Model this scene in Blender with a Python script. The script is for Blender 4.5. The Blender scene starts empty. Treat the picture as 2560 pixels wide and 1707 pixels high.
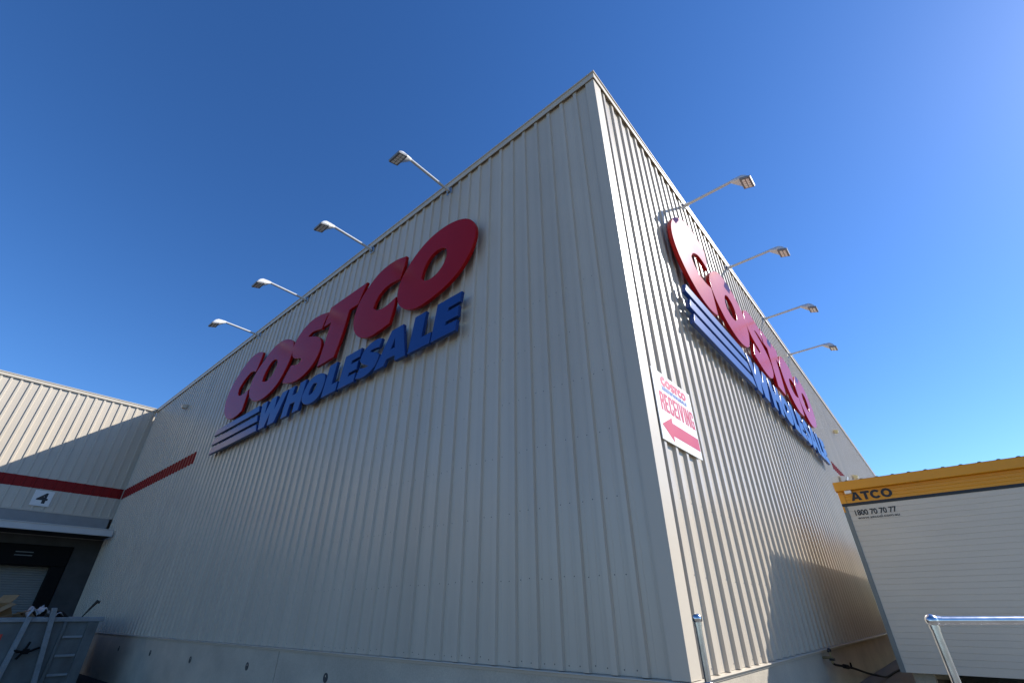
LETTERS = [
    ('C', True, [(-11.88, 7.42), (-11.9, 7.2), (-11.95, 7.0), (-12.03, 6.8), (-12.23, 6.9), (-12.46, 6.92), (-12.68, 6.83), (-12.9, 6.7), (-13.03, 6.52), (-12.99, 6.33), (-12.86, 6.24), (-12.66, 6.21), (-12.4, 6.22), (-12.16, 6.27), (-12.16, 6.05), (-12.18, 5.8), (-12.2, 5.58), (-12.46, 5.5), (-12.75, 5.48), (-13.08, 5.52), (-13.4, 5.66), (-13.67, 5.86), (-13.86, 6.1), (-13.95, 6.38), (-13.92, 6.65), (-13.78, 6.92), (-13.55, 7.17), (-13.25, 7.4), (-12.9, 7.57), (-12.5, 7.62), (-12.15, 7.55)], None),
    ('O', True, [(-10.23, 7.26), (-9.92, 7.1), (-9.73, 6.95), (-9.68, 6.78), (-9.66, 6.53), (-9.72, 6.32), (-9.84, 6.12), (-9.96, 5.95), (-10.1, 5.79), (-10.33, 5.68), (-10.58, 5.61), (-10.9, 5.56), (-11.27, 5.61), (-11.6, 5.72), (-11.84, 5.87), (-12.04, 6.05), (-12.13, 6.28), (-12.13, 6.48), (-12.04, 6.69), (-11.85, 6.88), (-11.58, 7.05), (-11.3, 7.25), (-10.99, 7.35), (-10.61, 7.36)], [(-10.66, 6.75), (-10.87, 6.81), (-11.06, 6.72), (-11.21, 6.55), (-11.28, 6.37), (-11.26, 6.24), (-11.08, 6.16), (-10.86, 6.13), (-10.66, 6.21), (-10.54, 6.34), (-10.5, 6.53), (-10.55, 6.67)]),
    ('S', True, [(-7.99, 7.18), (-8.08, 7.07), (-8.16, 6.91), (-8.2, 6.75), (-8.52, 6.84), (-8.79, 6.87), (-8.9, 6.8), (-8.65, 6.71), (-8.39, 6.61), (-8.16, 6.48), (-8.03, 6.32), (-7.99, 6.15), (-8.05, 5.94), (-8.18, 5.77), (-8.39, 5.63), (-8.73, 5.52), (-9.09, 5.52), (-9.46, 5.6), (-9.8, 5.72), (-9.73, 5.89), (-9.51, 6.16), (-9.24, 6.06), (-9.05, 6.06), (-8.96, 6.15), (-9.03, 6.21), (-9.3, 6.27), (-9.52, 6.36), (-9.68, 6.56), (-9.72, 6.73), (-9.66, 6.94), (-9.5, 7.1), (-9.26, 7.26), (-8.92, 7.34), (-8.47, 7.33)], None),
    ('T', False, [(-6.34, 7.3), (-6.47, 7.02), (-6.57, 6.77), (-6.95, 6.77), (-7.0, 6.4), (-7.07, 6.05), (-7.22, 5.58), (-7.98, 5.58), (-7.88, 6.05), (-7.77, 6.77), (-8.11, 6.77), (-7.97, 7.3)], None),
    ('C', True, [(-4.85, 7.26), (-4.84, 7.07), (-4.91, 6.87), (-4.97, 6.68), (-5.07, 6.7), (-5.25, 6.73), (-5.47, 6.73), (-5.68, 6.64), (-5.82, 6.49), (-5.85, 6.32), (-5.73, 6.21), (-5.54, 6.14), (-5.34, 6.15), (-5.14, 6.2), (-5.02, 6.24), (-5.02, 6.03), (-5.07, 5.8), (-5.13, 5.61), (-5.3, 5.59), (-5.46, 5.57), (-5.67, 5.55), (-5.85, 5.56), (-6.08, 5.63), (-6.31, 5.76), (-6.47, 5.91), (-6.59, 6.1), (-6.65, 6.32), (-6.64, 6.54), (-6.57, 6.73), (-6.45, 6.92), (-6.25, 7.09), (-6.02, 7.27), (-5.8, 7.35), (-5.51, 7.39), (-5.18, 7.37)], None),
    ('O', True, [(-2.95, 7.15), (-2.81, 7.01), (-2.7, 6.82), (-2.66, 6.64), (-2.69, 6.45), (-2.76, 6.25), (-2.88, 6.08), (-3.02, 5.93), (-3.2, 5.81), (-3.42, 5.71), (-3.69, 5.65), (-3.99, 5.59), (-4.25, 5.59), (-4.48, 5.65), (-4.73, 5.8), (-4.9, 5.97), (-4.98, 6.16), (-4.99, 6.39), (-4.96, 6.58), (-4.83, 6.78), (-4.66, 6.97), (-4.43, 7.15), (-4.17, 7.28), (-3.86, 7.35), (-3.51, 7.35), (-3.21, 7.28)], [(-3.64, 6.79), (-3.84, 6.81), (-4.04, 6.72), (-4.17, 6.53), (-4.2, 6.3), (-4.1, 6.18), (-3.92, 6.12), (-3.71, 6.17), (-3.56, 6.28), (-3.48, 6.43), (-3.46, 6.6), (-3.52, 6.72)]),
    ('W', False, [(-10.73, 5.39), (-10.4, 5.39), (-10.37, 5.02), (-10.16, 5.39), (-9.86, 5.39), (-9.83, 5.02), (-9.58, 5.39), (-9.27, 5.39), (-9.66, 4.6), (-10.02, 4.6), (-10.05, 4.95), (-10.2, 4.6), (-10.54, 4.6)], None),
    ('H', False, [(-9.2, 5.38), (-8.9, 5.38), (-8.94, 5.13), (-8.68, 5.13), (-8.65, 5.38), (-8.34, 5.38), (-8.43, 4.6), (-8.74, 4.6), (-8.71, 4.89), (-8.97, 4.89), (-9.0, 4.6), (-9.31, 4.6)], None),
    ('O', True, [(-7.74, 5.34), (-7.52, 5.28), (-7.41, 5.18), (-7.38, 5.08), (-7.41, 4.9), (-7.47, 4.74), (-7.56, 4.64), (-7.79, 4.6), (-7.99, 4.61), (-8.2, 4.67), (-8.34, 4.78), (-8.39, 4.89), (-8.37, 5.0), (-8.28, 5.16), (-8.19, 5.28), (-8.02, 5.35)], [(-7.77, 5.1), (-7.92, 5.13), (-8.04, 5.04), (-8.06, 4.91), (-8.01, 4.86), (-7.88, 4.88), (-7.77, 4.96), (-7.74, 5.06)]),
    ('L', False, [(-7.29, 5.38), (-6.97, 5.38), (-7.04, 4.84), (-6.79, 4.84), (-6.81, 4.61), (-7.41, 4.61)], None),
    ('E', False, [(-6.64, 5.38), (-6.02, 5.38), (-6.05, 5.17), (-6.34, 5.17), (-6.355, 5.1), (-6.07, 5.1), (-6.095, 4.89), (-6.385, 4.89), (-6.395, 4.82), (-6.1, 4.82), (-6.125, 4.61), (-6.75, 4.61)], None),
    ('S', True, [(-5.29, 5.33), (-5.31, 5.22), (-5.36, 5.14), (-5.52, 5.17), (-5.65, 5.17), (-5.65, 5.14), (-5.43, 5.06), (-5.3, 4.97), (-5.32, 4.87), (-5.38, 4.74), (-5.48, 4.66), (-5.67, 4.6), (-5.88, 4.59), (-6.07, 4.65), (-6.05, 4.73), (-5.97, 4.87), (-5.76, 4.8), (-5.66, 4.82), (-5.75, 4.87), (-5.93, 4.94), (-6.01, 5.05), (-5.99, 5.16), (-5.91, 5.29), (-5.76, 5.35), (-5.58, 5.39), (-5.41, 5.38)], None),
    ('A', False, [(-4.97, 5.38), (-4.6, 5.38), (-4.42, 4.61), (-4.74, 4.61), (-4.765, 4.74), (-5.03, 4.74), (-5.09, 4.61), (-5.42, 4.61)], [(-4.83, 5.16), (-4.93, 4.93), (-4.8, 4.93)]),
    ('L', False, [(-4.24, 5.38), (-3.91, 5.38), (-3.99, 4.84), (-3.71, 4.84), (-3.74, 4.61), (-4.36, 4.61)], None),
    ('E', False, [(-3.6, 5.38), (-2.96, 5.38), (-2.99, 5.17), (-3.29, 5.17), (-3.305, 5.1), (-3.01, 5.1), (-3.035, 4.89), (-3.335, 4.89), (-3.345, 4.82), (-3.04, 4.82), (-3.065, 4.61), (-3.71, 4.61)], None),
]
# ---------------------------------------------------------------- helpers
import bpy, bmesh, math, random
from mathutils import Vector, Matrix
random.seed(7)
scene = bpy.context.scene
col = scene.collection
PI = math.pi

L_FAR = 24.195          # depth of the shaded side wall
ROOF = 8.897            # parapet top
GROUND = -1.10
LAND = -0.60            # top of the concrete landing the hut stands on
CAM = Vector((-4.5203, -1.9438, 0.5))
YAW, PITCH, ROLL, FPX = 0.7097, 0.5337, -0.0033, 1146.55
SUN = Vector((1.30, -1.0, 1.16)).normalized()


class MB:
    """collects geometry in world (or local) coordinates"""
    def __init__(self):
        self.v, self.f, self.m = [], [], []

    def add(self, verts, faces, mi=0):
        b = len(self.v)
        self.v += [tuple(p) for p in verts]
        self.f += [tuple(b + i for i in f) for f in faces]
        self.m += [mi] * len(faces)

    def box(self, x0, x1, y0, y1, z0, z1, mi=0, M=None):
        vs = [(x, y, z) for z in (z0, z1) for y in (y0, y1) for x in (x0, x1)]
        if M is not None:
            vs = [tuple(M @ Vector(p)) for p in vs]
        self.add(vs, [(0, 2, 3, 1), (4, 5, 7, 6), (0, 1, 5, 4), (2, 6, 7, 3), (0, 4, 6, 2), (1, 3, 7, 5)], mi)

    def tube(self, pts, r, n=12, mi=0, cap=True):
        pts = [Vector(p) for p in pts]
        rs = r if isinstance(r, (list, tuple)) else [r] * len(pts)
        rings, up = [], None
        for i, p in enumerate(pts):
            a = pts[max(i - 1, 0)]; b = pts[min(i + 1, len(pts) - 1)]
            t = (b - a).normalized()
            if up is None:
                up = Vector((0, 0, 1)) if abs(t.z) < .9 else Vector((1, 0, 0))
            s = t.cross(up).normalized(); up = s.cross(t).normalized()
            rings.append([p + (s * math.cos(k * 2 * PI / n) + up * math.sin(k * 2 * PI / n)) * rs[i] for k in range(n)])
        vs = [q for ring in rings for q in ring]
        fs = []
        for i in range(len(pts) - 1):
            for k in range(n):
                fs.append((i * n + k, i * n + (k + 1) % n, (i + 1) * n + (k + 1) % n, (i + 1) * n + k))
        if cap:
            fs.append(tuple(range(n - 1, -1, -1)))
            fs.append(tuple((len(pts) - 1) * n + k for k in range(n)))
        self.add(vs, fs, mi)

    def ball(self, c, r, nu=20, nv=12, mi=0):
        c = Vector(c); vs = [c + Vector((0, 0, r))]
        for j in range(1, nv):
            th = PI * j / nv
            for i in range(nu):
                ph = 2 * PI * i / nu
                vs.append(c + Vector((math.sin(th) * math.cos(ph), math.sin(th) * math.sin(ph), math.cos(th))) * r)
        vs.append(c - Vector((0, 0, r)))
        fs = [(0, 1 + i, 1 + (i + 1) % nu) for i in range(nu)]
        for j in range(nv - 2):
            for i in range(nu):
                a = 1 + j * nu
                fs.append((a + i, a + nu + i, a + nu + (i + 1) % nu, a + (i + 1) % nu))
        a = 1 + (nv - 2) * nu
        fs += [(a + (i + 1) % nu, a + i, len(vs) - 1) for i in range(nu)]
        self.add(vs, fs, mi)

    def prism(self, prof, s0, s1, mapf, mi=0, mitre0=False):
        """closed profile of (depth, z) points swept along s"""
        n = len(prof)
        vs = [mapf(d if mitre0 else s0, d, z) for d, z in prof] + [mapf(s1, d, z) for d, z in prof]
        fs = [(i, (i + 1) % n, n + (i + 1) % n, n + i) for i in range(n)]
        fs += [tuple(range(n - 1, -1, -1)), tuple(range(n, 2 * n))]
        self.add(vs, fs, mi)

    def disc(self, c, axis_u, axis_v, r, n=8, mi=0):
        c = Vector(c)
        self.add([c + axis_u * r * math.cos(2 * PI * k / n) + axis_v * r * math.sin(2 * PI * k / n) for k in range(n)],
                 [tuple(range(n))], mi)


def link_mesh(name, me, parent=None):
    o = bpy.data.objects.new(name, me)
    col.objects.link(o)
    if parent is not None:
        o.parent = parent
    return o


def root_of(o):
    while o.parent is not None:
        o = o.parent
    return o


def frame_of(root):
    return Matrix.Translation(root.location) @ Matrix.Rotation(root.rotation_euler.z, 4, 'Z')


def build(name, mb, mats, parent=None, world=True, label=None, bevel=0, smooth=None):
    me = bpy.data.meshes.new(name)
    vs = mb.v
    if parent is not None and world:
        Mi = frame_of(root_of(parent)).inverted()
        vs = [tuple(Mi @ Vector(p)) for p in vs]
    me.from_pydata(vs, [], mb.f)
    mats = mats if isinstance(mats, (list, tuple)) else [mats]
    for m in mats:
        me.materials.append(m)
    me.polygons.foreach_set('material_index', mb.m)
    bm = bmesh.new(); bm.from_mesh(me)
    bmesh.ops.recalc_face_normals(bm, faces=bm.faces)
    if bevel:
        bmesh.ops.bevel(bm, geom=[e for e in bm.edges if len(e.link_faces) == 2 and e.calc_face_angle(0) > .5],
                        offset=bevel, segments=2, affect='EDGES', profile=.5)
    bm.to_mesh(me); bm.free()
    if smooth is not None:
        me.polygons.foreach_set('use_smooth', [True] * len(me.polygons))
        me.set_sharp_from_angle(angle=math.radians(smooth))
    o = link_mesh(name, me, parent)
    if label:
        o['label'] = label
    return o


def tag(o, label, cat, group=None):
    o['label'] = label; o['category'] = cat
    if group:
        o['group'] = group
    return o


def thing(name, label, cat, loc=(0, 0, 0), rotz=0, group=None):
    o = bpy.data.objects.new(name, None)
    o.empty_display_size = .2
    col.objects.link(o)
    o.location = loc; o.rotation_euler = (0, 0, rotz)
    return tag(o, label, cat, group)


def structure(name, mb, mats, **k):
    o = build(name, mb, mats, **k); o['kind'] = 'structure'; return o


def copy_tree(o, parent=None):
    c = o.copy(); col.objects.link(c); c.parent = parent
    for ch in list(o.children):
        copy_tree(ch, c)
    return c


# ---------------------------------------------------------------- materials
def pmat(name, c, rough=.5, metal=0., spec=.5, var=.06, vscale=(3, 3, 3), c2=None, mix=.5, bump=0., bscale=40., rvar=.05,
         coat=0., fine=0.):
    m = bpy.data.materials.new(name); m.use_nodes = True
    nt = m.node_tree; N = nt.nodes; Lk = nt.links
    b = N['Principled BSDF']
    tc = N.new('ShaderNodeTexCoord')
    mp = N.new('ShaderNodeMapping'); mp.inputs['Scale'].default_value = vscale
    Lk.new(tc.outputs['Object'], mp.inputs['Vector'])
    nz = N.new('ShaderNodeTexNoise'); nz.inputs['Scale'].default_value = 1.; nz.inputs['Detail'].default_value = 6
    Lk.new(mp.outputs['Vector'], nz.inputs['Vector'])
    ramp = N.new('ShaderNodeValToRGB')
    lo = [x * (1 - var) for x in c]; hi = [min(1, x * (1 + var)) for x in c]
    if c2:
        lo = list(c2)
    ramp.color_ramp.elements[0].position = .5 - mix * .45; ramp.color_ramp.elements[0].color = (*lo, 1)
    ramp.color_ramp.elements[1].position = .5 + mix * .3; ramp.color_ramp.elements[1].color = (*hi, 1)
    Lk.new(nz.outputs['Fac'], ramp.inputs['Fac'])
    out = ramp.outputs['Color']
    if fine:
        n2 = N.new('ShaderNodeTexNoise'); n2.inputs['Scale'].default_value = bscale; n2.inputs['Detail'].default_value = 4
        Lk.new(tc.outputs['Object'], n2.inputs['Vector'])
        mr2 = N.new('ShaderNodeMapRange')
        mr2.inputs['From Min'].default_value = .3; mr2.inputs['From Max'].default_value = .7
        mr2.inputs['To Min'].default_value = 1 - fine; mr2.inputs['To Max'].default_value = 1 + fine
        Lk.new(n2.outputs['Fac'], mr2.inputs['Value'])
        mx = N.new('ShaderNodeVectorMath'); mx.operation = 'SCALE'
        Lk.new(out, mx.inputs[0]); Lk.new(mr2.outputs['Result'], mx.inputs['Scale'])
        out = mx.outputs['Vector']
    Lk.new(out, b.inputs['Base Color'])
    mr = N.new('ShaderNodeMapRange')
    mr.inputs['To Min'].default_value = max(0.02, rough - rvar); mr.inputs['To Max'].default_value = min(1, rough + rvar)
    Lk.new(nz.outputs['Fac'], mr.inputs['Value']); Lk.new(mr.outputs['Result'], b.inputs['Roughness'])
    b.inputs['Metallic'].default_value = metal
    b.inputs['Specular IOR Level'].default_value = spec
    b.inputs['Coat Weight'].default_value = coat
    b.inputs['Coat Roughness'].default_value = .12
    if bump:
        n3 = N.new('ShaderNodeTexNoise'); n3.inputs['Scale'].default_value = bscale; n3.inputs['Detail'].default_value = 5
        Lk.new(tc.outputs['Object'], n3.inputs['Vector'])
        bp = N.new('ShaderNodeBump'); bp.inputs['Strength'].default_value = bump; bp.inputs['Distance'].default_value = .02
        Lk.new(n3.outputs['Fac'], bp.inputs['Height']); Lk.new(bp.outputs['Normal'], b.inputs['Normal'])
    return m


CLAD = (.545, .472, .372)
M_clad = pmat('cream_sheet', CLAD, .31, spec=.5, var=.045, vscale=(2.2, 2.2, .09), bump=.09, bscale=1.3, fine=.02)
M_trim = pmat('cream_flashing', (.545, .472, .372), .42, var=.04, vscale=(1.2, 1.2, .3), bump=.04, bscale=2.5)


def sheet_tone(m, width=.915, amount=.022):
    """each wall sheet left the coil in a very slightly different tone"""
    nt = m.node_tree; N = nt.nodes; Lk = nt.links; b = N['Principled BSDF']
    src = b.inputs['Base Color'].links[0].from_socket
    tc = N.new('ShaderNodeTexCoord'); sp = N.new('ShaderNodeSeparateXYZ'); Lk.new(tc.outputs['Object'], sp.inputs[0])
    ad = N.new('ShaderNodeMath'); ad.operation = 'ADD'; Lk.new(sp.outputs['X'], ad.inputs[0]); Lk.new(sp.outputs['Y'], ad.inputs[1])
    dv = N.new('ShaderNodeMath'); dv.operation = 'DIVIDE'; dv.inputs[1].default_value = width; Lk.new(ad.outputs[0], dv.inputs[0])
    fl = N.new('ShaderNodeMath'); fl.operation = 'FLOOR'; Lk.new(dv.outputs[0], fl.inputs[0])
    wn = N.new('ShaderNodeTexWhiteNoise'); wn.noise_dimensions = '1D'; Lk.new(fl.outputs[0], wn.inputs['W'])
    mr = N.new('ShaderNodeMapRange'); mr.inputs['To Min'].default_value = 1 - amount; mr.inputs['To Max'].default_value = 1 + amount
    Lk.new(wn.outputs['Value'], mr.inputs['Value'])
    vm = N.new('ShaderNodeVectorMath'); vm.operation = 'SCALE'; Lk.new(src, vm.inputs[0]); Lk.new(mr.outputs['Result'], vm.inputs['Scale'])
    Lk.new(vm.outputs['Vector'], b.inputs['Base Color'])


sheet_tone(M_clad)
M_screw = pmat('screw_head', (.16, .15, .14), .4, metal=.5, var=.1)
M_stripe = pmat('red_band_paint', (.25, .008, .007), .5, spec=.2, var=.08, vscale=(2, 2, .4))
M_conc = pmat('precast_concrete', (.55, .475, .365), .85, spec=.3, c2=(.35, .305, .24), mix=.85, vscale=(1.1, 1.1, 1.6), bump=.25, bscale=55, fine=.08)
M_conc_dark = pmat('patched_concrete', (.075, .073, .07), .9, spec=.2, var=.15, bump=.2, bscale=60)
M_joint = pmat('joint_sealant', (.05, .05, .05), .8, var=.1)
M_red = pmat('sign_red', (.38, .005, .006), .24, spec=.15, var=.05, vscale=(.8, .8, .8), rvar=.02, bump=.012, bscale=1.5)
M_blue = pmat('sign_blue', (.010, .048, .21), .28, spec=.32, var=.06, vscale=(.8, .8, .8), rvar=.02, bump=.012, bscale=1.5)
M_galv = pmat('galvanised_steel', (.60, .61, .62), .20, metal=1., var=.10, vscale=(14, 14, 14))
M_lampgrey = pmat('lamp_grey_paint', (.60, .60, .59), .36, spec=.5, var=.03)
M_led = pmat('led_lens', (.90, .90, .82), .15, var=.02)
M_headgrey = pmat('lamp_head_grey', (.20, .20, .20), .45, var=.06)
M_sheet = pmat('white_sign_sheet', (.78, .75, .69), .38, var=.02, vscale=(2, 2, 2))
M_printred = pmat('printed_red', (.50, .025, .055), .4, var=.03)
M_printblue = pmat('printed_blue', (.05, .11, .32), .4, var=.03)
M_black = pmat('black_paint', (.012, .012, .012), .45, var=.2)
M_hutwhite = pmat('hut_panel', (.575, .525, .43), .42, var=.05, vscale=(.5, .9, 2.5), fine=.015)
M_yellow = pmat('hut_yellow', (.70, .295, .003), .42, var=.05, vscale=(.8, .8, 3))
M_hutrear = pmat('hut_cream', (.46, .38, .24), .5, var=.05)
M_hutpost = pmat('hut_post_grey', (.17, .19, .18), .5, var=.1)
M_rubber = pmat('black_rubber', (.006, .006, .006), .8, spec=.2, var=.25)
M_band = pmat('grey_flashing', (.27, .265, .25), .5, var=.08)
M_awn = pmat('awning_white', (.58, .56, .52), .45, var=.05)
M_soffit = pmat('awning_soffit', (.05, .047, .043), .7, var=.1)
M_door = pmat('roller_door', (.22, .225, .21), .5, var=.06)
M_skip = pmat('skip_paint', (.15, .17, .17), .55, c2=(.075, .068, .058), mix=.62, vscale=(2.4, 2.4, 1.1), bump=.08, bscale=14, fine=.06)
M_skiprail = pmat('skip_rail_paint', (.235, .25, .255), .5, var=.18, vscale=(5, 5, 5), fine=.06)
M_card = pmat('cardboard', (.27, .17, .085), .9, spec=.1, var=.15, vscale=(4, 4, 4))
M_plastic = pmat('white_plastic', (.42, .41, .39), .5, var=.1)
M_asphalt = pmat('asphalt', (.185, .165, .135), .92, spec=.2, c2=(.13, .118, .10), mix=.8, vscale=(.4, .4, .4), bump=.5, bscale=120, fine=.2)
M_lowbounce = pmat('low_bounce_dark', (.05, .049, .047), .92, spec=.2, c2=(.028, .028, .028), mix=.8, vscale=(.5, .5, .5), bump=.4, bscale=110, fine=.2)  # kept dark so the added ground sends little light back up
M_slab = pmat('slab_concrete', (.21, .20, .18), .9, spec=.2, c2=(.15, .145, .135), mix=.8, vscale=(.5, .5, .5), bump=.2, bscale=70, fine=.07)
M_roof = pmat('roof_sheet', (.45, .45, .43), .5, var=.05)
M_brass = pmat('tap_brass', (.30, .24, .12), .4, metal=.8, var=.1)
M_markred = pmat('reflector_red', (.55, .03, .02), .35, var=.05)
M_timber = pmat('timber', (.22, .13, .06), .8, var=.2, vscale=(8, 8, 2))
M_darkwood = pmat('weathered_wood', (.045, .038, .03), .85, var=.2)
M_rubble = pmat('rubble', (.14, .125, .11), .95, spec=.1, c2=(.05, .05, .05), mix=.9, vscale=(5, 5, 5), bump=.5, bscale=25)


# ---------------------------------------------------------------- wall frames: (s, depth, z) -> world
def mapL(s, d, z): return (d, s, z)            # shaded side wall, plane x = 0
def mapR(s, d, z): return (s, d, z)            # sunlit front wall, plane y = 0
def mapW(s, d, z): return (-s, L_FAR + d, z)   # dock wall, plane y = L_FAR


PITCHR = .305
PROF = [(-.044, .034), (-.031, 0), (.031, 0), (.044, .034), (.098, .034), (.107, .0322), (.116, .034),
        (.189, .034), (.198, .0322), (.207, .034)]


def cladding(mb, s0, s1, z0, z1, mapf, phase, out=0., mi=0, skew=0.):
    """trapezoidal-rib wall sheet, ribs upright"""
    pts = []
    k = math.floor((s0 - phase) / PITCHR) - 1
    while phase + k * PITCHR - .06 < s1:
        for a, d in PROF:
            pts.append((phase + k * PITCHR + a, d))
        k += 1
    res = []
    for i, (s, d) in enumerate(pts):
        if s < s0:
            if i + 1 < len(pts) and pts[i + 1][0] > s0:
                t = (s0 - s) / (pts[i + 1][0] - s); res.append((s0, d + t * (pts[i + 1][1] - d)))
        elif s > s1:
            p = pts[i - 1]
            if p[0] < s1:
                t = (s1 - p[0]) / (s - p[0]); res.append((s1, p[1] + t * (d - p[1])))
        else:
            res.append((s, d))
    n = len(res)
    vs = [mapf(s, d - out, z0) for s, d in res] + [mapf(s + (skew if (skew and s - s0 < .8) else 0), d - out, z1) for s, d in res]
    mb.add(vs, [(i, i + 1, n + i + 1, n + i) for i in range(n - 1)], mi)


def screws(mb, s0, s1, zs, mapf, phase, mi):
    k = math.ceil((s0 - phase) / PITCHR)
    U = Vector(mapf(1, 0, 0)) - Vector(mapf(0, 0, 0)); V = Vector((0, 0, 1))
    while phase + k * PITCHR + .2 < s1:
        for z in zs:
            for a in (.088, .217):
                if random.random() < .82:
                    c = mapf(phase + k * PITCHR + a, .0325, z + random.uniform(-.012, .012))
                    mb.disc(c, U, V, .0075, 6, mi)
        k += 1


# ---------------------------------------------------------------- lettering
def smooth_outline(P, sub=6):
    n = len(P); corner = []
    for i in range(n):
        a = Vector(P[i]) - Vector(P[i - 1]); b = Vector(P[(i + 1) % n]) - Vector(P[i])
        corner.append(a.angle(b) > math.radians(46))
    out = []
    for i in range(n):
        p0, p1, p2, p3 = (Vector(P[i - 1]), Vector(P[i]), Vector(P[(i + 1) % n]), Vector(P[(i + 2) % n]))
        l = (p2 - p1).length
        t1 = (p2 - p0).normalized() * l if not corner[i] else (p2 - p1)
        t2 = (p3 - p1).normalized() * l if not corner[(i + 1) % n] else (p2 - p1)
        for k in range(sub):
            t = k / sub; t2_, t3_ = t * t, t ** 3
            out.append((2 * t3_ - 3 * t2_ + 1) * p1 + (t3_ - 2 * t2_ + t) * t1 + (-2 * t3_ + 3 * t2_) * p2 + (t3_ - t2_) * t2)
    return [(v.x, v.y) for v in out]


def relax(P, it=1):
    """soften hand-measured wobble of a smooth outline, corners kept"""
    for _ in range(it):
        n = len(P); Q = []
        for i in range(n):
            a = Vector(P[i - 1]); b = Vector(P[i]); c = Vector(P[(i + 1) % n])
            if (b - a).angle(c - b) > math.radians(46):
                Q.append(P[i])
            else:
                q = b * .6 + (a + c) * .2
                Q.append((q.x, q.y))
        P = Q
    return P


def outline_mesh(name, polys, depth, bevel=.0):
    cu = bpy.data.curves.new(name, 'CURVE'); cu.dimensions = '2D'; cu.fill_mode = 'BOTH'
    cu.extrude = max(depth / 2 - bevel, .0001); cu.bevel_depth = bevel; cu.bevel_resolution = 2; cu.offset = -bevel
    for P in polys:
        s = cu.splines.new('POLY'); s.points.add(len(P) - 1)
        for i, (x, y) in enumerate(P):
            s.points[i].co = (x, y, 0, 1)
        s.use_cyclic_u = True
    return curve_to_mesh(name, cu)


def curve_to_mesh(name, cu):
    o = bpy.data.objects.new(name + '_tmp', cu); col.objects.link(o)
    dg = bpy.context.evaluated_depsgraph_get()
    me = bpy.data.meshes.new_from_object(o.evaluated_get(dg))
    bpy.data.objects.remove(o); bpy.data.curves.remove(cu)
    me.name = name
    return me


def stand_up(me, out):
    """curve plane (x, y) -> local (u, -out, z); the front face ends at -out"""
    zmax = max(v.co.z for v in me.vertices)
    for v in me.vertices:
        x, y, z = v.co
        v.co = (x, -(out - zmax + z), y)


def letter_polys(item):
    ch, sm, P, H = item
    if sm:
        P = smooth_outline(relax(P)); H = smooth_outline(relax(H)) if H else None
    return [P] + ([H] if H else [])


def text_mesh(body, u0, u1, z0, z1, out, offset=0., depth=.002, shear=0., spacing=1.):
    cu = bpy.data.curves.new('lettering', 'FONT'); cu.body = body; cu.size = 1; cu.offset = offset
    cu.extrude = .01; cu.shear = shear; cu.space_character = spacing
    me = curve_to_mesh('lettering', cu)
    xs = [v.co.x for v in me.vertices]; ys = [v.co.y for v in me.vertices]
    for v in me.vertices:
        v.co.x = u0 + (v.co.x - min(xs)) / (max(xs) - min(xs)) * (u1 - u0)
        v.co.y = z0 + (v.co.y - min(ys)) / (max(ys) - min(ys)) * (z1 - z0)
        v.co.z = v.co.z / .01 * depth / 2
    stand_up(me, out)
    return me


def ell(cx, cy, rx, ry, a0=0, a1=360, n=28):
    return [(cx + rx * math.cos(math.radians(a0 + (a1 - a0) * k / n)), cy + ry * math.sin(math.radians(a0 + (a1 - a0) * k / n)))
            for k in range(n if a1 - a0 == 360 else n + 1)]


_C = [(.5, .36), (.5, .1), (.4, 0), (.1, 0), (0, .1), (0, .9), (.1, 1), (.4, 1), (.5, .9), (.5, .64), (.32, .64), (.32, .81), (.28, .85),
      (.22, .85), (.19, .81), (.19, .19), (.22, .15), (.28, .15), (.32, .19), (.32, .36)]
GLYPH = {       # condensed heavy capitals, (width, outlines)
    'R': (.5, [[(0, 0), (0, 1), (.38, 1), (.5, .9), (.5, .56), (.42, .48), (.5, .4), (.5, 0), (.32, 0), (.32, .38), (.27, .42), (.19, .42), (.19, 0)],
               [(.19, .58), (.19, .85), (.28, .85), (.32, .81), (.32, .62), (.28, .58)]]),
    'E': (.45, [[(0, 0), (0, 1), (.45, 1), (.45, .84), (.19, .84), (.19, .59), (.41, .59), (.41, .43), (.19, .43), (.19, .16), (.45, .16), (.45, 0)]]),
    'C': (.5, [_C]),
    'I': (.19, [[(0, 0), (0, 1), (.19, 1), (.19, 0)]]),
    'V': (.54, [[(0, 1), (.2, 1), (.27, .35), (.34, 1), (.54, 1), (.38, 0), (.16, 0)]]),
    'N': (.54, [[(0, 0), (0, 1), (.2, 1), (.36, .45), (.36, 1), (.54, 1), (.54, 0), (.36, 0), (.18, .58), (.18, 0)]]),
    'G': (.5, [[(.5, .5), (.5, 0), (.4, 0), (.37, .06), (.3, 0), (.1, 0), (0, .1), (0, .9), (.1, 1), (.4, 1), (.5, .9), (.5, .66), (.32, .66), (.32, .81),
                (.28, .85), (.22, .85), (.19, .81), (.19, .19), (.22, .15), (.28, .15), (.32, .19), (.32, .36), (.26, .36), (.26, .5)]])}
WIDE = {        # heavy wide capitals
    'A': (1.12, [[(0, 0), (.40, 1), (.72, 1), (1.12, 0), (.80, 0), (.73, .19), (.38, .19), (.31, 0)], [(.45, .40), (.66, .40), (.555, .74)]]),
    'T': (.92, [[(0, 1), (.92, 1), (.92, .75), (.61, .75), (.61, 0), (.31, 0), (.31, .75), (0, .75)]]),
    'C': (1.08, [ell(.56, .5, .56, .52, 38, 322) + ell(.56, .5, .27, .27, 322, 38)]),
    'O': (1.14, [ell(.57, .5, .57, .52), ell(.57, .5, .28, .27)])}


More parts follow.
